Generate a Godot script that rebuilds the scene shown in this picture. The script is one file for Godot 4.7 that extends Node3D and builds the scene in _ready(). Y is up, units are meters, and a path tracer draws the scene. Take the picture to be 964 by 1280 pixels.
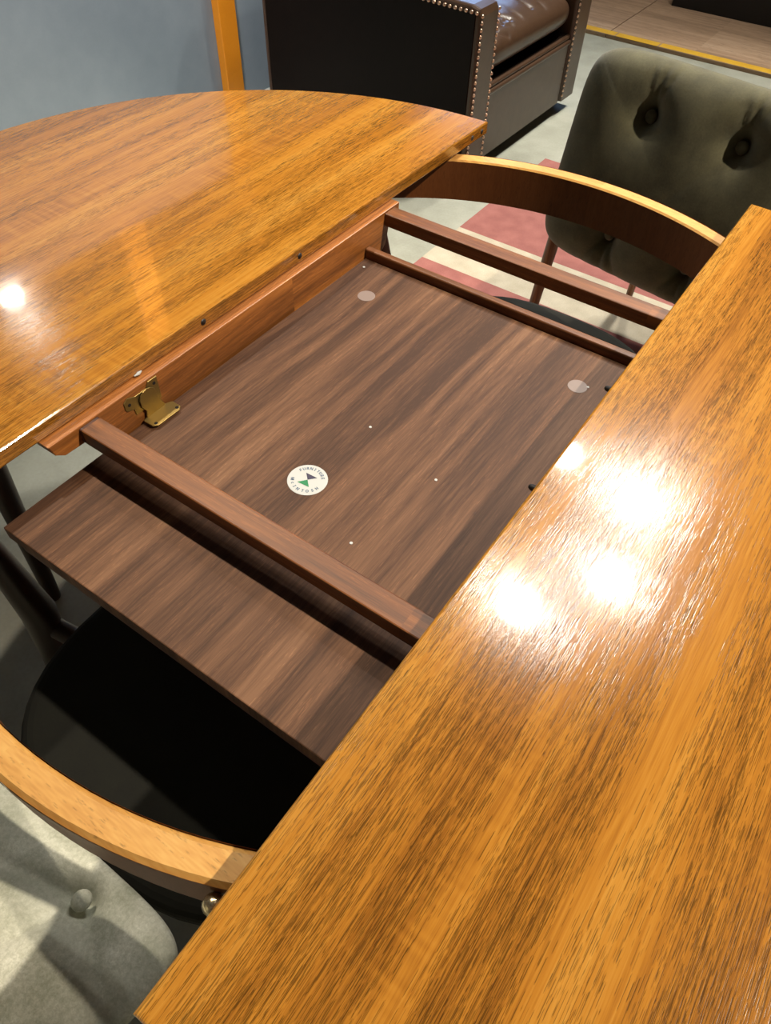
extends Node3D
# A pulled-apart extending dining table in a furniture warehouse. World axes: x along the runners, z along the inner edges of the two tops, y up.

const TOP := 0.73          # table top height
const GAP := 0.453         # clear width between the two half tops
const RAD := 0.61          # radius of the half tops

var mats := {}
var used := {}


# ---------------------------------------------------------------- shape builder
class Geo:
	var st := SurfaceTool.new()
	var grain := 2          # axis that the wood grain follows (0 x, 1 y, 2 z)
	var tile := Vector2(0.64, 1.28)
	var shift := Vector2.ZERO
	var group := 1

	func _init(g := 2, t := Vector2(0.64, 1.28), s := Vector2.ZERO) -> void:
		grain = g
		tile = t
		shift = s
		st.begin(Mesh.PRIMITIVE_TRIANGLES)

	func uv(p: Vector3, n: Vector3) -> Vector2:
		var a := n.abs()
		var m := 0
		if a.y >= a.x and a.y >= a.z:
			m = 1
		elif a.z >= a.x:
			m = 2
		if m == grain:
			var o1 := (m + 1) % 3
			var o2 := (m + 2) % 3
			return Vector2(p[o1] / tile.x, p[o2] / tile.y * 0.05) + shift
		var other := 3 - m - grain
		return Vector2(p[other] / tile.x, p[grain] / tile.y) + shift

	# corners in counter-clockwise order as seen from outside
	func tri(a: Vector3, b: Vector3, c: Vector3, smooth := false) -> void:
		var n := (b - a).cross(c - a)
		if n.length_squared() < 1e-18:
			return
		n = n.normalized()
		for p: Vector3 in [a, c, b]:
			st.set_smooth_group(group if smooth else -1)
			st.set_uv(uv(p, n))
			st.add_vertex(p)

	func quad(a: Vector3, b: Vector3, c: Vector3, d: Vector3, smooth := false) -> void:
		tri(a, b, c, smooth)
		tri(a, c, d, smooth)

	# rings of equal length, each counter-clockwise seen from the end they advance to
	func loft(rings: Array, smooth := true, caps := true, closed := true) -> void:
		for i in rings.size() - 1:
			var r0: PackedVector3Array = rings[i]
			var r1: PackedVector3Array = rings[i + 1]
			var n := r0.size()
			for k in (n if closed else n - 1):
				var k2 := (k + 1) % n
				quad(r0[k], r0[k2], r1[k2], r1[k], smooth)
		if caps:
			cap(rings[0], true)
			cap(rings[-1], false)

	func cap(ring: PackedVector3Array, flip: bool) -> void:
		var nrm := Vector3.ZERO
		for k in ring.size():
			nrm += ring[k].cross(ring[(k + 1) % ring.size()])
		if nrm.length() < 1e-12:
			return
		nrm = nrm.normalized()
		var ex := nrm.cross(Vector3(0.31, 0.87, 0.43)).normalized()
		var ey := nrm.cross(ex)
		var flat := PackedVector2Array()
		for p in ring:
			flat.append(Vector2(p.dot(ex), p.dot(ey)))
		var idx := Geometry2D.triangulate_polygon(flat)
		for k in range(0, idx.size(), 3):
			var a := ring[idx[k]]
			var b := ring[idx[k + 1]]
			var c := ring[idx[k + 2]]
			var up := (b - a).cross(c - a).dot(nrm) > 0.0
			if up == flip:
				tri(a, c, b)
			else:
				tri(a, b, c)

	static func inset(poly: PackedVector2Array, d: float) -> PackedVector2Array:
		var out := PackedVector2Array()
		var n := poly.size()
		for k in n:
			var e1 := (poly[k] - poly[(k + n - 1) % n]).normalized()
			var e2 := (poly[(k + 1) % n] - poly[k]).normalized()
			var n1 := Vector2(-e1.y, e1.x)
			var n2 := Vector2(-e2.y, e2.x)
			out.append(poly[k] + (n1 + n2) * d / maxf(1.0 + n1.dot(n2), 0.2))
		return out

	# counter-clockwise outline in local xy, raised along local z from z0 to z1, edges rounded by r
	func prism(poly: PackedVector2Array, z0: float, z1: float, r := 0.0, x := Transform3D(), steps := 2) -> void:
		var p := poly
		var area := 0.0
		for k in p.size():
			area += p[k].cross(p[(k + 1) % p.size()])
		if area < 0.0:
			p = p.duplicate()
			p.reverse()
		var rings := []
		var levels := []
		if r > 0.0:
			for k in steps + 1:
				var a := PI / 2 * k / steps
				levels.append([r * (1.0 - sin(a)), z0 + r * (1.0 - cos(a))])
			for k in steps + 1:
				var a := PI / 2 * k / steps
				levels.append([r * (1.0 - cos(a)), z1 - r * (1.0 - sin(a))])
		else:
			levels = [[0.0, z0], [0.0, z1]]
		for l in levels:
			var q := inset(p, l[0]) if l[0] > 0.0 else p
			var ring := PackedVector3Array()
			for v in q:
				ring.append(x * Vector3(v.x, v.y, l[1]))
			rings.append(ring)
		loft(rings, false)

	func box(lo: Vector3, hi: Vector3, r := 0.001, x := Transform3D(), steps := 2) -> void:
		prism(PackedVector2Array([Vector2(lo.x, lo.y), Vector2(hi.x, lo.y), Vector2(hi.x, hi.y), Vector2(lo.x, hi.y)]), lo.z, hi.z, r, x, steps)

	# profile of (radius, height) from bottom to top, turned about local y
	func lathe(profile: PackedVector2Array, n := 16, x := Transform3D(), smooth := true) -> void:
		var rings := []
		for p in profile:
			var ring := PackedVector3Array()
			for k in n:
				var a := -TAU * k / n
				ring.append(x * Vector3(cos(a) * p.x, p.y, sin(a) * p.x))
			rings.append(ring)
		loft(rings, smooth, profile[0].x > 1e-6 or profile[-1].x > 1e-6)

	# round or oval bar through points with radii
	func tube(points: PackedVector3Array, radii: PackedFloat32Array, n := 12, flatten := 1.0) -> void:
		var rings := []
		for i in points.size():
			var d := (points[mini(i + 1, points.size() - 1)] - points[maxi(i - 1, 0)]).normalized()
			var side := d.cross(Vector3(0, 0, 1))
			if side.length() < 0.1:
				side = d.cross(Vector3(1, 0, 0))
			side = side.normalized()
			var up := side.cross(d).normalized()
			var ring := PackedVector3Array()
			for k in n:
				var a := -TAU * k / n
				ring.append(points[i] + (side * cos(a) * radii[i] + up * sin(a) * radii[i] * flatten))
			rings.append(ring)
		loft(rings)

	func mesh() -> ArrayMesh:
		st.generate_normals()
		st.index()
		return st.commit()


# ---------------------------------------------------------------- scene tree helpers
func numbered(called: String) -> String:
	var n: int = used.get(called, 0)
	used[called] = n + 1
	return called if n == 0 else "%s_%03d" % [called, n]


func thing(called: String, label: String, category: String, at := Vector3.ZERO, turn := 0.0, group := "") -> Node3D:
	var o := Node3D.new()
	o.name = numbered(called)
	add_child(o)
	o.position = at
	o.rotation.y = turn
	o.set_meta("label", label)
	o.set_meta("category", category)
	if group:
		o.set_meta("group", group)
	return o


func part(parent: Node3D, called: String, m: Mesh, mat: Material, at := Vector3.ZERO, label := "") -> MeshInstance3D:
	var o := MeshInstance3D.new()
	o.name = called
	o.mesh = m
	o.position = at
	if mat:
		o.material_override = mat
	var key := "%d/%s" % [parent.get_instance_id(), called]
	var n: int = used.get(key, 0)
	used[key] = n + 1
	if n > 0:
		o.name = "%s_%03d" % [called, n]
	parent.add_child(o, true)
	if label:
		o.set_meta("label", label)
	return o


func single(called: String, m: Mesh, mat: Material, label: String, category: String, at := Vector3.ZERO, group := "") -> MeshInstance3D:
	var o := MeshInstance3D.new()
	o.name = numbered(called)
	o.mesh = m
	o.material_override = mat
	o.position = at
	add_child(o)
	o.set_meta("label", label)
	o.set_meta("category", category)
	if group:
		o.set_meta("group", group)
	return o


func struct(called: String, m: Mesh, mat: Material, label: String, category: String, at := Vector3.ZERO) -> MeshInstance3D:
	var o := single(called, m, mat, label, category, at)
	o.set_meta("kind", "structure")
	return o


# ---------------------------------------------------------------- textures
func layer(w: int, h: int, big_w: int, big_h: int, seed_: int) -> PackedByteArray:
	var rng := RandomNumberGenerator.new()
	rng.seed = seed_
	var d := PackedByteArray()
	d.resize(w * h)
	for i in w * h:
		d[i] = rng.randi() & 255
	var im := Image.create_from_data(w, h, false, Image.FORMAT_L8, d)
	im.resize(big_w, big_h, Image.INTERPOLATE_CUBIC)
	return im.get_data()


# layers: [across, along, weight] noise grids; ramp of three sRGB colours; pores: [count, shortest, longest, strength]
func wood(n: int, seed_: int, layers: Array, ramp: Array, pores: Array, gain: float, wander := 0.0, ripple := 0.0) -> Array:
	var sum := PackedFloat32Array()
	sum.resize(n * n)
	var total := 0.0
	for k in layers.size():
		var l: Array = layers[k]
		var d := layer(l[0], l[1], n, n, seed_ + k * 7)
		var w: float = l[2] / 255.0
		total += l[2] * 0.5
		if wander > 0.0 and k < 3:
			var bend := layer(3, 5, n, n, seed_ + 91)
			for y in n:
				var row := y * n
				for x in n:
					var sx := int(x + (bend[row + x] - 128) * wander)
					sum[row + x] += d[row + clampi(sx, 0, n - 1)] * w
		else:
			for i in n * n:
				sum[i] += d[i] * w
	if ripple > 0.0:
		var cross := layer(14, 300, n, n, seed_ + 51)
		var where := layer(12, 5, n, n, seed_ + 52)
		for i in n * n:
			var m := where[i] - 125
			if m > 0:
				sum[i] += (cross[i] - 128) * m * ripple / 16384.0
	var dark := PackedByteArray()
	dark.resize(n * n)
	var rng := RandomNumberGenerator.new()
	rng.seed = seed_ + 5
	var dense := layer(40, 4, n, n, seed_ + 33)
	for k in int(pores[0]):
		var x := rng.randi_range(1, n - 2)
		var y := rng.randi_range(0, n - 1)
		if dense[y * n + x] < rng.randi_range(20, 210):
			continue
		var length := rng.randi_range(pores[1], pores[2])
		var lean := rng.randf_range(-0.04, 0.04)
		var s := rng.randi_range(90, 255)
		var thick := rng.randf() < 0.2
		for j in length:
			var yy := (y + j) % n
			var xx := clampi(int(x + j * lean), 1, n - 2)
			var f := s if j > 1 and j < length - 2 else s / 2
			dark[yy * n + xx] = maxi(dark[yy * n + xx], f)
			if thick:
				dark[yy * n + xx + 1] = maxi(dark[yy * n + xx + 1], int(f * 0.7))
	var out := PackedByteArray()
	out.resize(n * n * 3)
	var fine := layer(n / 2, n / 10, n, n, seed_ + 77)
	var high := PackedByteArray()
	high.resize(n * n)
	var c0: Color = ramp[0]
	var c1: Color = ramp[1]
	var c2: Color = ramp[2]
	var hold: float = pores[3] / 255.0
	for i in n * n:
		var t := (sum[i] - total) * gain + 0.5
		t = clampf(t, 0.0, 1.0)
		var r: float
		var g: float
		var b: float
		if t < 0.5:
			var k := t * 2.0
			r = c0.r + (c1.r - c0.r) * k
			g = c0.g + (c1.g - c0.g) * k
			b = c0.b + (c1.b - c0.b) * k
		else:
			var k := t * 2.0 - 1.0
			r = c1.r + (c2.r - c1.r) * k
			g = c1.g + (c2.g - c1.g) * k
			b = c1.b + (c2.b - c1.b) * k
		var p := 1.0 - dark[i] * hold
		out[i * 3] = int(r * p * 255.0)
		out[i * 3 + 1] = int(g * p * 255.0)
		out[i * 3 + 2] = int(b * p * 255.0)
		high[i] = int(clampf(190.0 + (fine[i] - 128) * 0.3 - dark[i] * 0.5, 0, 255))
	return [ImageTexture.create_from_image(Image.create_from_data(n, n, false, Image.FORMAT_RGB8, out)), ImageTexture.create_from_image(Image.create_from_data(n, n, false, Image.FORMAT_L8, high))]


func mottled(n: int, seed_: int, sizes: Array, ramp: Array, gain: float) -> Array:
	var sum := PackedFloat32Array()
	sum.resize(n * n)
	var total := 0.0
	for k in sizes.size():
		var noise := FastNoiseLite.new()
		noise.seed = seed_ + k
		noise.frequency = sizes[k][0]
		noise.fractal_octaves = 3
		var d := noise.get_seamless_image(n, n, false, false, 0.1, true).get_data()
		var w: float = sizes[k][1] / 255.0
		total += sizes[k][1] * 0.5
		for i in n * n:
			sum[i] += d[i] * w
	var out := PackedByteArray()
	out.resize(n * n * 3)
	var high := PackedByteArray()
	high.resize(n * n)
	var c0: Color = ramp[0]
	var c1: Color = ramp[1]
	for i in n * n:
		var t := clampf((sum[i] - total) * gain + 0.5, 0.0, 1.0)
		out[i * 3] = int((c0.r + (c1.r - c0.r) * t) * 255.0)
		out[i * 3 + 1] = int((c0.g + (c1.g - c0.g) * t) * 255.0)
		out[i * 3 + 2] = int((c0.b + (c1.b - c0.b) * t) * 255.0)
		high[i] = int(t * 255.0)
	return [ImageTexture.create_from_image(Image.create_from_data(n, n, false, Image.FORMAT_RGB8, out)), ImageTexture.create_from_image(Image.create_from_data(n, n, false, Image.FORMAT_L8, high))]


func rgb(r: int, g: int, b: int) -> Color:
	return Color(r / 255.0, g / 255.0, b / 255.0)


func paint(c: Color, rough := 0.6, metal := 0.0) -> StandardMaterial3D:
	var m := StandardMaterial3D.new()
	m.albedo_color = c
	m.roughness = rough
	m.metallic = metal
	return m


func timber(tex: Array, rough: float, relief: float, tint := Color.WHITE) -> StandardMaterial3D:
	var m := paint(tint, rough)
	m.albedo_texture = tex[0]
	if relief > 0.0:
		m.heightmap_enabled = true
		m.heightmap_texture = tex[1]
		m.heightmap_scale = relief
	return m


func cover(tex: Array, rough: float, relief: float, size: float, tint := Color.WHITE) -> StandardMaterial3D:
	var m := timber(tex, rough, relief, tint)
	m.uv1_triplanar = true
	m.uv1_world_triplanar = true
	m.uv1_scale = Vector3.ONE / size
	return m


func make_materials() -> void:
	var teak := wood(2048, 11, [[16, 3, 1.0], [60, 5, 0.5], [420, 20, 0.6], [1500, 70, 0.6]], [rgb(126, 79, 27), rgb(174, 117, 41), rgb(197, 146, 66)], [110000, 6, 40, 0.44], 0.44, 0.2, 0.3)
	mats.teak = timber(teak, 0.16, 0.008)
	mats.teak.clearcoat_enabled = true
	mats.teak.clearcoat = 0.7
	mats.teak.clearcoat_roughness = 0.05
	mats.teak_edge = timber(teak, 0.4, 0.0, Color(0.8, 0.66, 0.6))
	var mahogany := wood(1024, 23, [[13, 2, 1.0], [46, 4, 0.9], [220, 14, 0.5], [900, 50, 0.45]], [rgb(68, 46, 33), rgb(96, 67, 48), rgb(122, 89, 65)], [15000, 4, 14, -0.22], 0.75, 0.1)
	mats.leaf = timber(mahogany, 0.55, 0.004)
	mats.leaf.metallic_specular = 0.35
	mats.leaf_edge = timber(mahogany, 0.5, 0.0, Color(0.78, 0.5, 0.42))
	mats.runner = timber(mahogany, 0.45, 0.004, Color(1.17, 1.01, 0.72))
	mats.runner_end = timber(mahogany, 0.5, 0.0, Color(0.72, 0.52, 0.42))
	mats.beam = timber(mahogany, 0.4, 0.004, Color(1.5, 1.32, 0.92))
	mats.leg = timber(mahogany, 0.4, 0.0, Color(0.55, 0.42, 0.34))
	var beech := wood(512, 37, [[9, 2, 0.6], [60, 5, 0.5], [300, 40, 0.6]], [rgb(198, 150, 94), rgb(220, 174, 116), rgb(232, 194, 140)], [3500, 4, 10, 0.22], 0.7)
	mats.beech = timber(beech, 0.38, 0.003, Color(0.93, 0.89, 0.73))
	mats.veneer = timber(beech, 0.45, 0.0, Color(0.56, 0.42, 0.32))
	var pile := mottled(512, 5, [[0.012, 0.8], [0.12, 0.5], [0.4, 0.5]], [rgb(70, 68, 50), rgb(106, 103, 76)], 0.9)
	mats.velvet = cover(pile, 0.95, 0.03, 0.35)
	mats.velvet.rim_enabled = true
	mats.velvet.rim = 0.4
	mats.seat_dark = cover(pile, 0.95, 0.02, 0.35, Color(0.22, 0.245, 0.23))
	var pale_pile := mottled(512, 8, [[0.012, 0.6], [0.12, 0.5], [0.4, 0.5]], [rgb(150, 154, 136), rgb(218, 220, 208)], 1.3)
	mats.pale_velvet = cover(pale_pile, 0.95, 0.03, 0.35)
	var hide := mottled(512, 14, [[0.02, 0.6], [0.2, 0.6]], [rgb(58, 41, 29), rgb(84, 62, 45)], 0.7)
	mats.leather = cover(hide, 0.31, 0.02, 0.5)
	mats.leather_side = cover(hide, 0.5, 0.02, 0.5, Color(0.36, 0.32, 0.3))
	mats.leather_side.metallic_specular = 0.25
	mats.cement = cover(mottled(512, 21, [[0.006, 0.9], [0.03, 0.5], [0.3, 0.35]], [rgb(138, 139, 124), rgb(176, 177, 163)], 0.8), 0.6, 0.0, 1.6)
	mats.red_wool = cover(mottled(256, 31, [[0.02, 0.7], [0.4, 0.7]], [rgb(138, 84, 78), rgb(172, 112, 104)], 0.8), 0.95, 0.05, 0.4)
	mats.cream_wool = cover(mottled(256, 33, [[0.02, 0.7], [0.4, 0.7]], [rgb(170, 160, 138), rgb(206, 197, 176)], 0.8), 0.95, 0.05, 0.4)
	var deal := wood(512, 61, [[8, 2, 0.8], [40, 6, 0.6], [240, 40, 0.5]], [rgb(136, 110, 86), rgb(168, 138, 110), rgb(188, 160, 132)], [1500, 4, 14, 0.4], 0.7)
	mats.deal = timber(deal, 0.6, 0.0)
	mats.panel = cover(mottled(512, 41, [[0.004, 0.8], [0.03, 0.4], [0.3, 0.25]], [rgb(116, 127, 134), rgb(138, 148, 154)], 0.6), 0.5, 0.0, 1.2)
	mats.orange = cover(mottled(256, 43, [[0.02, 0.7], [0.2, 0.5]], [rgb(222, 132, 18), rgb(240, 152, 34)], 0.5), 0.5, 0.0, 0.6)
	mats.plaster = paint(rgb(196, 194, 188), 0.9)
	mats.dark_wall = paint(rgb(40, 40, 42), 0.9)
	mats.ceiling = paint(rgb(120, 118, 114), 0.9)
	mats.brass = paint(rgb(138, 118, 70), 0.45, 0.85)
	mats.pale_brass = paint(rgb(226, 208, 170), 0.25, 0.9)
	mats.nail = paint(rgb(214, 178, 150), 0.3, 0.8)
	mats.black = paint(rgb(22, 20, 19), 0.6)
	mats.hole = paint(rgb(20, 12, 8), 0.9)
	mats.plug = paint(rgb(128, 112, 106), 0.5)
	mats.white = paint(rgb(190, 194, 194), 0.6)
	mats.green_ink = paint(rgb(18, 122, 74), 0.55)
	mats.dark_ink = paint(rgb(48, 44, 72), 0.55)
	mats.grey_ink = paint(rgb(62, 86, 116), 0.55)
	mats.yellow = cover(mottled(256, 47, [[0.02, 0.7], [0.2, 0.5]], [rgb(196, 148, 28), rgb(224, 178, 48)], 0.7), 0.6, 0.0, 0.5)
	mats.steel = paint(rgb(70, 70, 72), 0.5, 0.6)


# ---------------------------------------------------------------- lamps
func glow(c: Color, e: float) -> StandardMaterial3D:
	var m := paint(Color.BLACK, 0.9)
	m.emission_enabled = true
	m.emission = c
	m.emission_energy_multiplier = e
	return m


func spot(at: Vector3, aim: Vector3, energy: float, angle: float, size: float, c: Color, shine: float, label: String, group := "ceiling spotlights") -> void:
	var t := thing("ceiling_spotlight", label, "lamp", at, 0.0, group)
	var d := (aim - at).normalized()
	var b := Basis(Quaternion(Vector3.DOWN, d))
	var x := Transform3D(b, Vector3.ZERO)
	var can := Geo.new()
	can.lathe(PackedVector2Array([Vector2(size, -0.02), Vector2(size + 0.012, -0.02), Vector2(size + 0.012, 0.10), Vector2(size * 0.6, 0.16), Vector2(0.0, 0.165)]), 24, x, false)
	part(t, "housing", can.mesh(), mats.steel)
	var rod := Geo.new()
	rod.lathe(PackedVector2Array([Vector2(0.012, 0.12), Vector2(0.012, 4.85 - at.y)]), 10)
	part(t, "stem", rod.mesh(), mats.steel)
	var lens := Geo.new()
	lens.lathe(PackedVector2Array([Vector2(0.0, -0.026), Vector2(size * 0.98, -0.021), Vector2(size * 0.98, -0.012)]), 24, x, false)
	part(t, "lens", lens.mesh(), glow(c, shine))
	var l := SpotLight3D.new()
	l.name = "beam"
	l.light_color = c
	l.light_energy = energy
	l.spot_range = 20.0
	l.spot_attenuation = 2.0
	l.spot_angle = angle
	l.spot_angle_attenuation = 0.6
	l.light_size = size
	l.shadow_enabled = true
	t.add_child(l, true)
	l.position = d * 0.04
	l.basis = Basis.looking_at(d, Vector3.RIGHT)


# ---------------------------------------------------------------- upholstery
# padded slab: local x width, y length, z up (puff). tufts: Vector2 button spots; pleats: [from, to, depth]. Returns mesh.
func cushion(w: float, l: float, puff: float, under: float, tufts: Array, pleats: Array, sink: float, corner: float, taper := 0.0, n := 72) -> ArrayMesh:
	var g := Geo.new(1, Vector2(0.5, 0.5))
	var top := []
	var low := []
	for j in n + 1:
		var rt := PackedVector3Array()
		var rb := PackedVector3Array()
		for i in n + 1:
			var s := sin((-1.0 + 2.0 * i / n) * PI / 2)
			var t := sin((-1.0 + 2.0 * j / n) * PI / 2)
			var q := pow(pow(absf(s), corner) + pow(absf(t), corner), 1.0 / corner)
			var fit := maxf(absf(s), absf(t)) / q if q > 1e-6 else 1.0
			var u := s * fit * w / 2 * (1.0 - taper * (t * 0.5 + 0.5))
			var v := t * fit * l / 2
			var round_ := pow(maxf(1.0 - pow(maxf(absf(s), absf(t)), 5), 0.0), 0.42)
			var h := puff * round_ * (0.86 + 0.14 * (1.0 - s * s) * (1.0 - t * t))
			var p := Vector2(u, v)
			var dip := 0.0
			for b: Vector2 in tufts:
				var d := p.distance_to(b)
				dip = maxf(dip, sink * (0.62 * exp(-d * d / 0.0005) + 0.38 * exp(-d * d / 0.003)))
			var crease := 0.0
			for pl in pleats:
				var a: Vector2 = pl[0]
				var e: Vector2 = pl[1]
				var f := clampf((p - a).dot(e - a) / (e - a).length_squared(), 0.0, 1.0)
				var d := p.distance_to(a.lerp(e, f))
				var k: float = pl[2] * (1.0 - 0.65 * f)
				crease = maxf(crease, k * exp(-pow(d / 0.009, 1.4)))
			h -= (dip + crease) * minf(round_ * 1.3, 1.0)
			rt.append(Vector3(u, v, h))
			rb.append(Vector3(u, v, -under * round_))
		top.append(rt)
		low.append(rb)
	for j in n:
		for i in n:
			g.quad(top[j][i], top[j][i + 1], top[j + 1][i + 1], top[j + 1][i], true)
			g.quad(low[j][i], low[j + 1][i], low[j + 1][i + 1], low[j][i + 1], true)
	return g.mesh()


func button_mesh(r: float) -> ArrayMesh:
	var g := Geo.new()
	g.lathe(PackedVector2Array([Vector2(0.0, 0.0), Vector2(r * 0.9, 0.0), Vector2(r, r * 0.25), Vector2(r * 0.85, r * 0.55), Vector2(r * 0.5, r * 0.75), Vector2(0.0, r * 0.82)]), 16, Transform3D(Basis(Vector3(1, 0, 0), Vector3(0, 0, 1), Vector3(0, -1, 0)), Vector3.ZERO))
	return g.mesh()


# ---------------------------------------------------------------- low curved-back chair (local: faces -z, back at +z)
func bow_chair(label: String, at: Vector3, turn: float) -> Node3D:
	var t := thing("dining_chair", label, "chair", at, turn, "low chairs with curved backs")
	var bar := Geo.new(0, Vector2(0.3, 0.3))
	var rings := []
	var inner := 0.475
	var thick := 0.028
	var cz := 0.211 - inner
	for k in 41:
		var a := -0.8 + 1.6 * k / 40
		var ring := PackedVector3Array()
		var o := 0.004
		for c: Vector2 in [Vector2(inner, 0.632 + o), Vector2(inner + o, 0.632), Vector2(inner + thick - o, 0.632), Vector2(inner + thick, 0.632 + o), Vector2(inner + thick, 0.7 - o), Vector2(inner + thick - o, 0.7), Vector2(inner + o, 0.7), Vector2(inner, 0.7 - o)]:
			ring.append(Vector3(sin(a) * c.x, c.y, cz + cos(a) * c.x))
		ring.reverse()
		rings.append(ring)
	# each face of the bar smooth along its length, crisp across
	for e in 8:
		bar.group = 10 + e
		for k in 40:
			bar.quad(rings[k][e], rings[k][(e + 1) % 8], rings[k + 1][(e + 1) % 8], rings[k + 1][e], true)
	bar.cap(rings[0], true)
	bar.cap(rings[40], false)
	var rest := part(t, "backrest", bar.mesh(), mats.beech)
	for side in [inner - 0.0007, inner + thick + 0.0007]:
		var face := Geo.new(1, Vector2(0.3, 0.3))
		for k in 40:
			var a0 := -0.799 + 1.598 * k / 40
			var a1 := -0.799 + 1.598 * (k + 1) / 40
			var p0 := Vector3(sin(a0) * side, 0.6335, cz + cos(a0) * side)
			var p1 := Vector3(sin(a1) * side, 0.6335, cz + cos(a1) * side)
			var h := Vector3(0, 0.065, 0)
			if side < inner:
				face.quad(p1, p0, p0 + h, p1 + h, true)
			else:
				face.quad(p0, p1, p1 + h, p0 + h, true)
		part(rest, "veneer_face", face.mesh(), mats.veneer, Vector3.ZERO, "dark brown veneered face")
	var pad := PackedVector2Array()
	for k in 48:
		var a := TAU * k / 48
		var c := cos(a)
		var s := sin(a)
		pad.append(Vector2(signf(c) * pow(absf(c), 0.75) * 0.226, signf(s) * pow(absf(s), 0.75) * 0.225))
	var x := Transform3D(Basis(Vector3(1, 0, 0), Vector3(0, 0, -1), Vector3(0, 1, 0)), Vector3(0, 0, 0.012))
	var seat := Geo.new()
	seat.prism(pad, 0.40, 0.452, 0.018, x, 4)
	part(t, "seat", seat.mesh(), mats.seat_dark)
	var rail := Geo.new(0)
	rail.prism(Geo.inset(pad, 0.02), 0.355, 0.402, 0.003, x)
	part(t, "seat_rail", rail.mesh(), mats.leg)
	for s: float in [-1.0, 1.0]:
		var back := Geo.new(1)
		back.tube(PackedVector3Array([Vector3(s * 0.36, 0.0, 0.11), Vector3(s * 0.33, 0.15, 0.09), Vector3(s * 0.315, 0.3, 0.075), Vector3(s * 0.30, 0.42, 0.07), Vector3(s * 0.325, 0.53, 0.072), Vector3(s * 0.338, 0.60, 0.074), Vector3(s * 0.342, 0.645, 0.075)]), PackedFloat32Array([0.014, 0.020, 0.026, 0.028, 0.020, 0.014, 0.012]), 14, 0.8)
		part(t, "leg", back.mesh(), mats.leg)
		var front := Geo.new(1)
		front.tube(PackedVector3Array([Vector3(s * 0.235, 0.0, -0.2), Vector3(s * 0.222, 0.2, -0.185), Vector3(s * 0.205, 0.40, -0.17)]), PackedFloat32Array([0.013, 0.018, 0.02]), 14)
		part(t, "leg", front.mesh(), mats.leg)
		var arm := Geo.new(0)
		arm.tube(PackedVector3Array([Vector3(s * 0.30, 0.39, 0.07), Vector3(s * 0.19, 0.38, 0.05)]), PackedFloat32Array([0.014, 0.014]), 10)
		part(t, "seat_stretcher", arm.mesh(), mats.leg)
		var knob := Geo.new()
		knob.lathe(PackedVector2Array([Vector2(0.0, -0.0085), Vector2(0.005, -0.007), Vector2(0.0085, 0.0), Vector2(0.006, 0.006), Vector2(0.0, 0.0085)]), 14)
		var a := s * 0.402
		part(t, "screw_cap", knob.mesh(), mats.pale_brass, Vector3(sin(a) * (inner + thick + 0.0085), 0.684, cz + cos(a) * (inner + thick + 0.0085)), "round pale brass screw cap")
	return t


# ---------------------------------------------------------------- table
func half_disc(x0: float, dir: float, r: float, n := 96) -> PackedVector2Array:
	var p := PackedVector2Array()
	for k in n + 1:
		var a := -PI / 2 + PI * k / n
		p.append(Vector2(x0 + dir * cos(a) * r, sin(a) * r))
	return p


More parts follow.
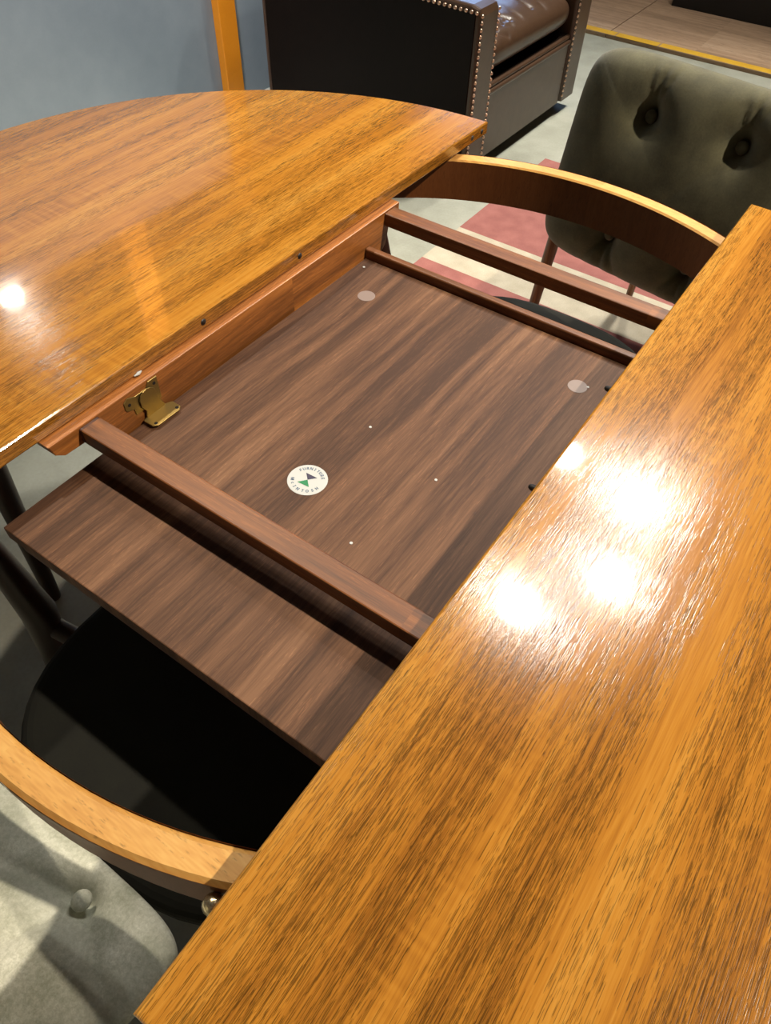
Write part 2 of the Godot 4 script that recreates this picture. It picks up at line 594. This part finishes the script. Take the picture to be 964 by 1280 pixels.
func build_table() -> void:
	var base := Vector3(GAP / 2, 0, 0)
	var t := thing("dining_table", "round teak extending table pulled apart, its brown leaf showing in the gap", "table", base)
	var off := -base
	var flat := Transform3D(Basis(Vector3(1, 0, 0), Vector3(0, 0, -1), Vector3(0, 1, 0)), Vector3.ZERO)   # local xy -> world x, -z; local z -> y
	for s: float in [-1.0, 1.0]:
		var x0 := 0.0 if s < 0.0 else GAP
		var g := Geo.new(2, Vector2(0.64, 1.28), Vector2(0.98, 0.5) if s < 0.0 else Vector2(-0.69, 0.5))
		g.prism(half_disc(x0, s, RAD), TOP - 0.02, TOP, 0.0022 if s < 0.0 else 0.003, flat, 3)
		part(t, "table_top", g.mesh(), mats.teak, off, "half-round glossy teak top")
		var curb := Geo.new(2)
		var outer := half_disc(x0 + s * 0.05, s, RAD - 0.11, 64)
		var ring := PackedVector2Array()
		for p in outer:
			ring.append(p)
		var back := half_disc(x0 + s * 0.05, s, RAD - 0.13, 64)
		back.reverse()
		ring.append_array(back)
		curb.prism(ring, 0.655, 0.7095, 0.0, flat)
		part(t, "apron", curb.mesh(), mats.beam, off)
	# cross beams under the inner edges: deep in the middle, cut away in a curve at both ends
	for s: float in [-1.0, 1.0]:
		var prof := PackedVector2Array([Vector2(-0.322, 0.7095), Vector2(-0.322, 0.692), Vector2(-0.296, 0.686), Vector2(-0.292, 0.668), Vector2(-0.287, 0.656), Vector2(-0.276, 0.648), Vector2(-0.262, 0.645), Vector2(0.236, 0.645), Vector2(0.25, 0.65), Vector2(0.258, 0.662), Vector2(0.264, 0.685), Vector2(0.312, 0.687), Vector2(0.322, 0.695), Vector2(0.326, 0.7095)])
		var m := Geo.new(2, Vector2(0.45, 0.68), Vector2(0.3, 0.1))
		var edge := 0.0135 if s < 0.0 else GAP + 0.02
		# outline is (z, y); local z -> world x
		var x := Transform3D(Basis(Vector3(0, 0, 1), Vector3(0, 1, 0), Vector3(-1, 0, 0)), Vector3(edge + (0.0 if s < 0.0 else 0.03), 0, 0))
		m.prism(prof, 0.0, 0.03, 0.0012, x)
		part(t, "cross_beam", m.mesh(), mats.beam, off)
	# runners
	for z in [[0.261, 0.288, 0.0], [-0.309, -0.283, 0.3]]:
		var r := Geo.new(0, Vector2(0.45, 0.68), Vector2(z[2], 0.37))
		r.box(Vector3(0.0145 if z[0] < 0.0 else 0.018, 0.688, z[0]), Vector3(0.56, 0.7075, z[1]), 0.0016)
		var rn := part(t, "runner", r.mesh(), mats.runner, off)
		if z[0] > 0.0:
			var e := Geo.new(0, Vector2(0.45, 0.68))
			e.box(Vector3(-0.06, 0.688, z[0] + 0.0006), Vector3(0.0178, 0.7069, z[1] - 0.0002), 0.0016)
			part(rn, "runner_end", e.mesh(), mats.runner_end, Vector3.ZERO, "darker end block of the runner")
	# legs
	for p: Vector2 in [Vector2(-0.37, 0.26), Vector2(-0.37, -0.26), Vector2(0.82, 0.26), Vector2(0.82, -0.26)]:
		var l := Geo.new(1)
		var away := signf(p.x - GAP / 2)
		l.tube(PackedVector3Array([Vector3(p.x + away * 0.02, 0.0, p.y * 1.06), Vector3(p.x, 0.4, p.y), Vector3(p.x - away * 0.01, 0.71, p.y * 0.98)]), PackedFloat32Array([0.014, 0.021, 0.024]), 16)
		part(t, "leg", l.mesh(), mats.leg, off)
	# extension leaf, folded double and hung on brass hinges
	var lf := Geo.new(2, Vector2(0.5, 0.75), Vector2(0.06, 0.42))
	lf.box(Vector3(0.0165, 0.643, -0.232), Vector3(0.449, 0.66, 0.405), 0.0012)
	var leaf := part(t, "extension_leaf", lf.mesh(), mats.leaf, off)
	var lo := Geo.new(2, Vector2(0.5, 0.75), Vector2(0.06, 0.42))
	lo.box(Vector3(0.022, 0.619, -0.226), Vector3(0.449, 0.64, 0.4), 0.002)
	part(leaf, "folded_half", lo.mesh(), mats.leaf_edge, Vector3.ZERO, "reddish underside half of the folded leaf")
	var lip := Geo.new(0, Vector2(0.45, 0.68), Vector2(0.6, 0.1))
	lip.box(Vector3(0.0145, 0.644, -0.2455), Vector3(0.449, 0.6735, -0.233), 0.003, Transform3D(), 3)
	part(leaf, "stop_rail", lip.mesh(), mats.runner)
	for k: Vector2 in [Vector2(0.0741, -0.1534), Vector2(0.4003, -0.1558)]:
		part(leaf, "wood_plug", disc(0.0125, 0.0004), mats.plug, Vector3(k.x, 0.66, k.y), "flush grey plug")
	for k: Vector2 in [Vector2(0.0284, -0.2105), Vector2(0.2337, 0.0593), Vector2(0.3412, 0.0843), Vector2(0.3176, 0.2101), Vector2(0.4116, -0.1623)]:
		part(leaf, "filler_speck", disc(0.0017, 0.0006), mats.white, Vector3(k.x, 0.66, k.y), "small white filler speck")
	part(leaf, "sticker", sticker(), null, Vector3(0.2267, 0.6601, 0.1684), "round white paper sticker with two triangles")
	hinge(t, off)
	# edge fittings
	for z: float in [0.082, -0.102, -0.56, -0.592]:
		var s := Geo.new()
		s.lathe(PackedVector2Array([Vector2(0.0, 0.0), Vector2(0.0042, 0.0), Vector2(0.0042, 0.0006), Vector2(0.0, 0.0006)]), 14, Transform3D(Basis(Vector3(0, 1, 0), Vector3(1, 0, 0), Vector3(0, 0, -1)), Vector3(-0.0002, 0.7195, z)))
		var sock := part(t, "dowel_socket", s.mesh(), mats.steel, off)
		var h := Geo.new()
		h.lathe(PackedVector2Array([Vector2(0.0, 0.0), Vector2(0.0028, 0.0), Vector2(0.0028, 0.0003), Vector2(0.0, 0.0003)]), 12, Transform3D(Basis(Vector3(0, 1, 0), Vector3(1, 0, 0), Vector3(0, 0, -1)), Vector3(0.0004, 0.7195, z)))
		part(sock, "hole", h.mesh(), mats.hole)
	for z: float in [0.084, -0.101]:
		var d := Geo.new()
		d.lathe(PackedVector2Array([Vector2(0.0, -0.0085), Vector2(0.0022, -0.0075), Vector2(0.0034, -0.005), Vector2(0.0036, 0.0), Vector2(0.0036, 0.004)]), 14, Transform3D(Basis(Vector3(0, -1, 0), Vector3(1, 0, 0), Vector3(0, 0, 1)), Vector3(GAP, 0.7195, z)))
		part(t, "dowel", d.mesh(), mats.black, off, "dark dowel in the edge")
	var chip := Geo.new(2)
	chip.tube(PackedVector3Array([Vector3(0.001, 0.7125, 0.185), Vector3(0.0015, 0.7125, 0.19), Vector3(0.001, 0.712, 0.196)]), PackedFloat32Array([0.0008, 0.0022, 0.0008]), 8)
	part(t, "splinter", chip.mesh(), mats.white, off, "pale splintered chip on the edge")


func disc(r: float, h: float) -> ArrayMesh:
	var g := Geo.new()
	g.lathe(PackedVector2Array([Vector2(r, 0.0), Vector2(r, h * 0.7), Vector2(r * 0.97, h)]), 28, Transform3D(), false)
	return g.mesh()


func plate(outline: PackedVector2Array, thick: float, x: Transform3D) -> Geo:
	var g := Geo.new()
	g.prism(outline, 0.0, thick, 0.0004, x, 1)
	return g


func hinge(t: Node3D, off: Vector3) -> void:
	# flap screwed to the leaf
	var flat := Transform3D(Basis(Vector3(1, 0, 0), Vector3(0, 0, -1), Vector3(0, 1, 0)), Vector3.ZERO)
	var flap := plate(PackedVector2Array([Vector2(0.0155, -0.204), Vector2(0.018, -0.212), Vector2(0.033, -0.212), Vector2(0.037, -0.207), Vector2(0.037, -0.173), Vector2(0.033, -0.168), Vector2(0.020, -0.168), Vector2(0.0155, -0.176)]), 0.0018, flat.translated(Vector3(0, 0.6632, 0)))
	var h := part(t, "hinge", flap.mesh(), mats.brass, off, "brass leaf hinge")
	var pad := plate(PackedVector2Array([Vector2(0.021, -0.206), Vector2(0.034, -0.206), Vector2(0.034, -0.175), Vector2(0.021, -0.175)]), 0.0034, flat.translated(Vector3(0, 0.66, 0)))
	part(h, "hinge_shim", pad.mesh(), mats.hole)
	var onto_wall := Basis(Vector3(0, 0, 1), Vector3(0, 1, 0), Vector3(-1, 0, 0))
	# upright with rounded head and pivot pin
	var head := PackedVector2Array([Vector2(0.176, 0.6635), Vector2(0.206, 0.6635), Vector2(0.204, 0.674), Vector2(0.2085, 0.682)])
	for k in 9:
		var a := -0.3 + (PI + 0.6) * k / 8
		head.append(Vector2(0.1965 + cos(a) * 0.0125, 0.6905 + sin(a) * 0.0115))
	head.append(Vector2(0.182, 0.678))
	part(h, "hinge_arm", plate(head, 0.0016, Transform3D(onto_wall, Vector3(0.0175, 0, 0))).mesh(), mats.brass)
	var pin := Geo.new()
	pin.lathe(PackedVector2Array([Vector2(0.0, -0.005), Vector2(0.003, -0.0045), Vector2(0.0034, -0.003), Vector2(0.0026, 0.001)]), 14, Transform3D(Basis(Vector3(0, -1, 0), Vector3(1, 0, 0), Vector3(0, 0, 1)), Vector3(0.016, 0.692, 0.197)))
	part(h, "hinge_pin", pin.mesh(), mats.pale_brass)
	# plate on the beam, with an ear either side
	var wall := PackedVector2Array([Vector2(0.177, 0.675), Vector2(0.216, 0.675), Vector2(0.217, 0.684), Vector2(0.226, 0.687), Vector2(0.228, 0.690), Vector2(0.228, 0.7), Vector2(0.222, 0.704), Vector2(0.212, 0.7), Vector2(0.195, 0.7), Vector2(0.19, 0.707), Vector2(0.177, 0.707)])
	part(h, "hinge_plate", plate(wall, 0.0014, Transform3D(onto_wall, Vector3(0.0148, 0, 0))).mesh(), mats.brass)
	for p: Vector3 in [Vector3(0.0325, 0.665, 0.2065), Vector3(0.0325, 0.665, 0.173)]:
		part(h, "screw_hole", disc(0.0021, 0.0003), mats.hole, p)
	for p: Vector3 in [Vector3(0.0148, 0.694, 0.2215), Vector3(0.0148, 0.7, 0.1825)]:
		var o := part(h, "screw_hole", disc(0.0021, 0.0004), mats.hole, p)
		o.rotation.z = -PI / 2


func sticker() -> ArrayMesh:
	var am := ArrayMesh.new()
	var r := 0.0225
	var d := Geo.new()
	d.lathe(PackedVector2Array([Vector2(r, 0.0), Vector2(r, 0.0002), Vector2(r * 0.99, 0.0003)]), 48, Transform3D(), false)
	d.st.generate_normals()
	d.st.set_material(mats.white)
	d.st.commit(am)
	var lift := 0.00045
	# frame of the print, lying askew on the leaf
	var right := Vector3(0.8, 0, -0.6)
	var up := Vector3(-0.6, 0, -0.8)
	var marks := [[Vector2(-0.08, 0.47), Vector2(0.48, 0.1), mats.dark_ink], [Vector2(0.077, -0.48), Vector2(-0.5, -0.13), mats.green_ink]]
	for k in marks:
		var a := Geo.new()
		var q0: Vector2 = k[0] * r
		var q1: Vector2 = k[1] * r
		a.tri(Vector3(0, lift, 0), right * q1.x + up * q1.y + Vector3(0, lift, 0), right * q0.x + up * q0.y + Vector3(0, lift, 0))
		a.st.generate_normals()
		a.st.set_material(k[2])
		a.st.commit(am)
	var font := SystemFont.new()
	font.font_names = PackedStringArray(["Droid Sans"])
	font.font_weight = 700
	var ink := SurfaceTool.new()
	ink.begin(Mesh.PRIMITIVE_TRIANGLES)
	for word in [["FURNITURE", 2.06, -0.246], ["McINTOSH", 3.05, 0.335]]:
		var text: String = word[0]
		var start: float = word[1]
		var step: float = word[2]
		for k in text.length():
			var tm := TextMesh.new()
			tm.font = font
			tm.text = text[k]
			tm.font_size = 16
			tm.pixel_size = 0.00032
			tm.depth = 0.00012
			var ang := start + step * k
			var dir := right * cos(ang) + up * sin(ang)
			var out := dir if step < 0.0 else -dir
			var along := Vector3(-out.z, 0, out.x)
			var x := Transform3D(Basis(along, out, Vector3.UP), dir * 0.0168 + Vector3(0, lift, 0))
			ink.append_from(tm, 0, x)
	ink.set_material(mats.grey_ink)
	ink.commit(am)
	return am


# ---------------------------------------------------------------- tufted chairs
func tufted_back_chair() -> void:
	# seen from behind: the buttoned shell faces the table, the seat lies beyond
	var t := thing("tufted_chair", "dark olive velvet chair with deep-buttoned back, standing behind the table on the rug", "chair", Vector3(0.285, 0.0095, -1.0), deg_to_rad(-9.0))
	var w := 0.53
	var l := 0.405
	var ox := 0.0
	var tufts := [Vector2(-0.098, 0.108), Vector2(0.09, 0.110), Vector2(-0.094, -0.122), Vector2(0.088, -0.122)]
	var pleats := []
	for k in 4:
		var b: Vector2 = tufts[k]
		if k < 2:
			for dx: float in [-0.025, 0.004, 0.03]:
				pleats.append([b, b + Vector2(dx, 0.095), 0.014 if dx == 0.004 else 0.009])
		else:
			for dx: float in [-0.05, 0.0, 0.045]:
				pleats.append([b, b + Vector2(dx, -0.08), 0.02 if dx == 0.0 else 0.013])
	pleats.append([tufts[1], Vector2(0.0, -0.02), 0.006])
	var back := part(t, "backrest", cushion(w, l, 0.07, 0.05, tufts, pleats, 0.05, 7.0, 0.0, 150), mats.velvet)
	back.position = Vector3(ox, 0.556, 0.062)
	back.rotation.x = deg_to_rad(-11.0)
	for b: Vector2 in tufts:
		part(back, "button", button_mesh(0.0125), mats.velvet, Vector3(b.x, b.y, 0.022))
	var seat := part(t, "seat", cushion(0.47, 0.44, 0.06, 0.05, [], [], 0.0, 6.0, 0.0, 28), mats.velvet)
	seat.position = Vector3(ox, 0.40, -0.2)
	seat.rotation.x = -PI / 2
	for p: Vector2 in [Vector2(-0.225, 0.1), Vector2(0.225, 0.1), Vector2(-0.19, -0.36), Vector2(0.19, -0.36)]:
		var g := Geo.new(1)
		var flare := 0.03 if p.y > 0.0 else -0.03
		g.tube(PackedVector3Array([Vector3(ox + p.x * 1.1, 0.0, p.y + flare), Vector3(ox + p.x, 0.40, p.y)]), PackedFloat32Array([0.010, 0.015]), 12)
		part(t, "leg", g.mesh(), mats.runner)


func pale_chair() -> void:
	var t := thing("upholstered_chair", "pale grey-green velvet chair with buttoned seat beside the near curved wooden back", "chair", Vector3(0.165, 0, 0.795))
	var tufts := [Vector2(0.122, 0.2), Vector2(-0.122, 0.2), Vector2(0.0, 0.02)]
	var pleats := [[tufts[0], Vector2(0.0, 0.17), 0.012], [tufts[0], Vector2(0.22, 0.15), 0.008], [tufts[1], Vector2(0.0, 0.17), 0.012], [tufts[0], Vector2(0.06, 0.03), 0.008]]
	var seat := part(t, "seat", cushion(0.3, 0.47, 0.05, 0.022, tufts, pleats, 0.034, 10.0, -0.6, 130), mats.pale_velvet)
	seat.position = Vector3(0, 0.478, 0.0)
	seat.rotation.x = -PI / 2
	for b: Vector2 in tufts:
		part(seat, "button", button_mesh(0.010), mats.pale_velvet, Vector3(b.x, b.y, 0.012))
	var back := part(t, "backrest", cushion(0.44, 0.34, 0.06, 0.05, [], [], 0.0, 5.0, 0.0, 28), mats.pale_velvet)
	back.position = Vector3(0, 0.68, 0.25)
	back.rotation = Vector3(deg_to_rad(10.0), PI, 0)
	for p: Vector2 in [Vector2(-0.19, -0.17), Vector2(0.19, -0.17), Vector2(-0.11, 0.17), Vector2(0.11, 0.17)]:
		var g := Geo.new(1)
		g.tube(PackedVector3Array([Vector3(p.x * 1.1, 0.0, p.y * 1.1), Vector3(p.x, 0.46, p.y)]), PackedFloat32Array([0.011, 0.018]), 12)
		part(t, "leg", g.mesh(), mats.leg)


# ---------------------------------------------------------------- leather armchair
func armchair() -> void:
	var c := Vector3(-1.08, 0, -2.16)
	var t := thing("armchair", "dark brown leather club armchair edged with brass nailheads", "armchair", c)
	var off := -c
	var zs := [[-1.838, -1.715], [-2.612, -2.478]]
	for z in zs:
		var g := Geo.new()
		# arm: tall padded slab, outline (x, y)
		g.prism(PackedVector2Array([Vector2(-1.52, 0.05), Vector2(-0.622, 0.05), Vector2(-0.62, 0.3), Vector2(-0.622, 0.52), Vector2(-0.632, 0.538), Vector2(-0.66, 0.545), Vector2(-1.52, 0.56)]), z[0], z[1], 0.016, Transform3D(), 4)
		part(t, "arm", g.mesh(), mats.leather, off)
	var side := Geo.new()
	side.prism(PackedVector2Array([Vector2(-1.5, 0.07), Vector2(-0.64, 0.07), Vector2(-0.64, 0.525), Vector2(-1.5, 0.54)]), -1.716, -1.7115, 0.002, Transform3D(), 2)
	part(t, "side_panel", side.mesh(), mats.leather_side, off, "black matt leather side")
	var front := Geo.new()
	front.box(Vector3(-1.3, 0.05, -2.478), Vector3(-0.628, 0.262, -1.838), 0.012, Transform3D(), 3)
	part(t, "front_panel", front.mesh(), mats.leather, off)
	for k in 2:
		var roll := Geo.new(2)
		var y := 0.268 + k * 0.016
		roll.tube(PackedVector3Array([Vector3(-0.632 - k * 0.008, y, -2.478), Vector3(-0.632 - k * 0.008, y, -1.838)]), PackedFloat32Array([0.009, 0.009]), 12)
		part(t, "piping", roll.mesh(), mats.leather, off)
	var deck := Geo.new()
	deck.box(Vector3(-1.3, 0.2, -2.478), Vector3(-0.645, 0.292, -1.838), 0.004)
	part(t, "seat_deck", deck.mesh(), mats.leather_side, off)
	var wr := []
	var rng := RandomNumberGenerator.new()
	rng.seed = 77
	for k in 34:
		var a := Vector2(rng.randf_range(-0.3, 0.3), rng.randf_range(-0.33, 0.1))
		wr.append([a, a + Vector2(rng.randf_range(-0.12, 0.12), rng.randf_range(0.02, 0.12)), rng.randf_range(0.004, 0.012)])
	var cush := part(t, "seat_cushion", cushion(0.65, 0.68, 0.085, 0.075, [], wr, 0.0, 12.0, 0.0, 130), mats.leather)
	cush.position = Vector3(-0.975, 0.368, -2.158) - c
	cush.basis = Basis(Vector3(0, 0, 1), Vector3(-1, 0, 0), Vector3(0, 1, 0)).orthonormalized()
	if cush.basis.determinant() < 0.0:
		cush.basis = Basis(Vector3(0, 0, -1), Vector3(-1, 0, 0), Vector3(0, 1, 0))
	var back := Geo.new()
	back.prism(PackedVector2Array([Vector2(-1.54, 0.05), Vector2(-1.3, 0.05), Vector2(-1.3, 0.4), Vector2(-1.36, 0.72), Vector2(-1.42, 0.76), Vector2(-1.5, 0.75), Vector2(-1.54, 0.70)]), -2.6, -1.73, 0.02, Transform3D(), 4)
	part(t, "back", back.mesh(), mats.leather, off)
	for p: Vector2 in [Vector2(-0.7, -1.78), Vector2(-0.7, -2.55), Vector2(-1.46, -1.78), Vector2(-1.46, -2.55)]:
		var g := Geo.new(1)
		g.lathe(PackedVector2Array([Vector2(0.018, 0.0), Vector2(0.026, 0.055)]), 14)
		part(t, "foot", g.mesh(), mats.leg, Vector3(p.x, 0, p.y) + off)
	# nailheads
	var nail := Geo.new()
	nail.lathe(PackedVector2Array([Vector2(0.0058, -0.001), Vector2(0.0048, 0.0022), Vector2(0.0026, 0.0038), Vector2(0.0, 0.0042)]), 8)
	var nm := nail.mesh()
	for k in 25:
		var y := 0.075 + k * 0.0186
		for z: float in [-1.722, -1.829, -2.487]:
			var o := part(t, "nailhead", nm, mats.nail, Vector3(-0.6205, y, z) + off)
			o.rotation.z = -PI / 2
	for k in 42:
		var o := part(t, "nailhead", nm, mats.nail, Vector3(-0.636 - k * 0.0195, 0.529 + k * 0.0003, -1.7115) + off)
		o.rotation.x = PI / 2


# ---------------------------------------------------------------- room
func room() -> void:
	var lo := Vector3(-4.6, 0, -4.25)
	var hi := Vector3(3.6, 4.9, 3.4)
	var g := Geo.new()
	g.box(Vector3(lo.x - 0.2, -0.12, lo.z - 0.2), Vector3(hi.x + 0.2, 0.0, hi.z + 0.2), 0.0)
	struct("floor", g.mesh(), mats.cement, "bare grey-green concrete floor", "floor")
	g = Geo.new()
	g.box(Vector3(lo.x - 0.2, hi.y, lo.z - 0.2), Vector3(hi.x + 0.2, hi.y + 0.12, hi.z + 0.2), 0.0)
	struct("ceiling", g.mesh(), mats.ceiling, "plain grey warehouse ceiling", "ceiling")
	g = Geo.new()
	# far wall with a window opening
	var w0 := Vector2(-2.7, 1.0)
	var w1 := Vector2(-1.5, 2.3)
	g.box(Vector3(lo.x - 0.2, 0, lo.z - 0.2), Vector3(w0.x, hi.y, lo.z), 0.0)
	g.box(Vector3(w1.x, 0, lo.z - 0.2), Vector3(hi.x + 0.2, hi.y, lo.z), 0.0)
	g.box(Vector3(w0.x, 0, lo.z - 0.2), Vector3(w1.x, w0.y, lo.z), 0.0)
	g.box(Vector3(w0.x, w1.y, lo.z - 0.2), Vector3(w1.x, hi.y, lo.z), 0.0)
	struct("wall_back", g.mesh(), mats.dark_wall, "dark wall behind the timber platform", "wall")
	var fr := Geo.new()
	fr.box(Vector3(w0.x, w0.y, lo.z - 0.12), Vector3(w0.x + 0.05, w1.y, lo.z - 0.06), 0.002)
	fr.box(Vector3(w1.x - 0.05, w0.y, lo.z - 0.12), Vector3(w1.x, w1.y, lo.z - 0.06), 0.002)
	fr.box(Vector3(w0.x, w0.y, lo.z - 0.12), Vector3(w1.x, w0.y + 0.05, lo.z - 0.06), 0.002)
	fr.box(Vector3(w0.x, w1.y - 0.05, lo.z - 0.12), Vector3(w1.x, w1.y, lo.z - 0.06), 0.002)
	var wn := struct("window_1", fr.mesh(), mats.white, "white window frame in the dark wall", "window")
	var pane := Geo.new()
	pane.box(Vector3(w0.x + 0.04, w0.y + 0.04, lo.z - 0.094), Vector3(w1.x - 0.04, w1.y - 0.04, lo.z - 0.088), 0.0)
	var glass := paint(Color(0.9, 0.95, 1.0, 0.08), 0.02)
	glass.transparency = BaseMaterial3D.TRANSPARENCY_ALPHA
	part(wn, "pane", pane.mesh(), glass)
	g = Geo.new()
	g.box(Vector3(lo.x - 0.2, 0, lo.z), Vector3(lo.x, hi.y, hi.z + 0.2), 0.0)
	struct("wall_left", g.mesh(), mats.plaster, "plain pale wall far behind the partition", "wall")
	g = Geo.new()
	g.box(Vector3(hi.x, 0, lo.z), Vector3(hi.x + 0.2, hi.y, hi.z + 0.2), 0.0)
	struct("wall_right", g.mesh(), mats.plaster, "plain pale wall on the lamp side of the table", "wall")
	g = Geo.new()
	g.box(Vector3(lo.x, 0, hi.z), Vector3(hi.x, hi.y, hi.z + 0.2), 0.0)
	struct("wall_front", g.mesh(), mats.plaster, "plain pale wall behind the viewer", "wall")
	# blue-grey partition with an orange upright in front and another behind it
	g = Geo.new()
	g.box(Vector3(-1.79, 0, -3.3), Vector3(-1.735, 1.72, 1.2), 0.003)
	var pn := single("partition_panel", g.mesh(), mats.panel, "blue-grey painted partition panel beyond the far half of the table", "partition")
	pn.set_meta("kind", "structure")
	g = Geo.new()
	g.box(Vector3(-1.735, 0, -1.765), Vector3(-1.70, 2.12, -1.675), 0.003)
	single("orange_post", g.mesh(), mats.orange, "orange upright post against the blue-grey partition beside the armchair", "post")
	g = Geo.new()
	g.box(Vector3(-1.86, 0, -1.2), Vector3(-1.80, 2.3, -1.07), 0.003)
	single("orange_post", g.mesh(), mats.orange, "orange upright post standing behind the blue-grey partition", "post")
	# rug
	var rc := Vector3(0.2, 0, -1.4)
	var rug := thing("rug", "flat rug with broad red and cream bands under the rear chairs", "rug", rc)
	var zb := [-2.08, -1.45, -1.222, -0.98, -0.75, -0.5]
	for k in zb.size() - 1:
		var b := Geo.new()
		b.box(Vector3(-0.475, 0.0, zb[k]), Vector3(1.3, 0.008, zb[k + 1]), 0.0)
		part(rug, "red_band" if k % 2 == 0 else "cream_band", b.mesh(), mats.red_wool if k % 2 == 0 else mats.cream_wool, -rc)
	# timber platform, edged in yellow
	var pl := thing("timber_platform", "low brown timber platform with a yellow-taped edge, against the dark wall", "platform", Vector3(0.6, 0, -3.85))
	var xs := [-4.5, -2.06, -0.845, 0.375, 1.6, 3.5]
	for k in xs.size() - 1:
		var b := Geo.new(0, Vector2(0.7, 1.2), Vector2(k * 0.31, k * 0.17))
		b.box(Vector3(xs[k] + 0.002, 0.0, -4.25), Vector3(xs[k + 1] - 0.002, 0.018, -3.475), 0.002)
		part(pl, "board", b.mesh(), mats.deal, -pl.position)
	var ts := [-2.2, -0.80, -0.575, 1.1, 2.6]
	for k in ts.size() - 1:
		var b := Geo.new()
		b.box(Vector3(ts[k] + 0.004, 0.0178, -3.532 + (k % 2) * 0.003), Vector3(ts[k + 1] - 0.004, 0.0186, -3.477 + (k % 2) * 0.003), 0.0)
		part(pl, "yellow_tape", b.mesh(), mats.yellow, -pl.position)
	g = Geo.new()
	g.box(Vector3(-0.75, 0.018, -4.25), Vector3(3.5, 0.35, -4.12), 0.004)
	struct("baseboard_back", g.mesh(), mats.black, "black skirting at the foot of the dark wall", "baseboard")


func _ready() -> void:
	var cam := Camera3D.new()
	cam.name = "camera"
	cam.position = Vector3(0.5901, 1.2559, 0.5676)
	cam.rotation_degrees = Vector3(-50.467, 32.992, 2.470)
	cam.fov = 70.53
	cam.near = 0.02
	add_child(cam)
	cam.current = true
	var env := Environment.new()
	env.background_mode = Environment.BG_COLOR
	env.background_color = Color(0.62, 0.78, 1.0)
	env.background_energy_multiplier = 6.0
	env.tonemap_mode = Environment.TONE_MAPPER_LINEAR
	env.tonemap_exposure = 1.08
	env.sdfgi_enabled = true
	env.ssao_enabled = true
	env.ssil_enabled = true
	var we := WorldEnvironment.new()
	we.name = "world"
	we.environment = env
	add_child(we)
	make_materials()
	var warm := Color(1.0, 0.935, 0.84)
	var lamp_white := Color(1.0, 0.975, 0.93)
	# main lamp, high over the table
	spot(Vector3(3.3, 4.5, -0.95), Vector3(0.3, 0.6, 0.3), 27.0, 22.0, 0.06, warm, 20.0, "black ceiling spotlight high on the right-hand side of the table")
	spot(Vector3(-1.7, 4.5, -0.95), Vector3(0.55, 0.6, 0.35), 9.0, 17.0, 0.06, warm, 20.0, "black ceiling spotlight high on the partition side of the table")
	# the row of lamps mirrored in the table top
	spot(Vector3(-0.09, 4.4, -2.17), Vector3(0.1, 0.6, -1.2), 4.5, 26.0, 0.105, lamp_white, 60.0, "black ceiling spotlight nearest above the rear chair")
	spot(Vector3(0.34, 4.4, -2.74), Vector3(0.3, 0.5, -1.4), 4.5, 26.0, 0.105, lamp_white, 60.0, "black ceiling spotlight in the middle of the row beyond the table")
	spot(Vector3(0.22, 4.4, -3.52), Vector3(0.2, 0.3, -2.0), 16.0, 28.0, 0.105, lamp_white, 60.0, "black ceiling spotlight in the row beyond the tufted chair")
	spot(Vector3(-0.44, 4.4, -3.68), Vector3(-0.8, 0.3, -2.4), 9.0, 30.0, 0.12, lamp_white, 60.0, "black ceiling spotlight farthest along the row")
	spot(Vector3(-3.62, 3.0, -1.4), Vector3(-3.0, 0.0, -1.0), 5.0, 50.0, 0.06, lamp_white, 14.0, "black ceiling spotlight behind the partition panel")
	spot(Vector3(-1.08, 3.2, -0.95), Vector3(-1.74, 1.35, -1.0), 13.5, 27.0, 0.08, Color(0.97, 0.97, 1.0), 20.0, "black ceiling spotlight aimed at the blue-grey partition")
	room()
	build_table()
	bow_chair("low dining chair with pale curved wooden back tucked under the table's near side", Vector3(0.24, 0, 0.33), 0.0)
	bow_chair("low dining chair with curved wooden back tucked under the far side, before the tufted chair", Vector3(0.232, 0, -0.36), PI)
	tufted_back_chair()
	pale_chair()
	armchair()
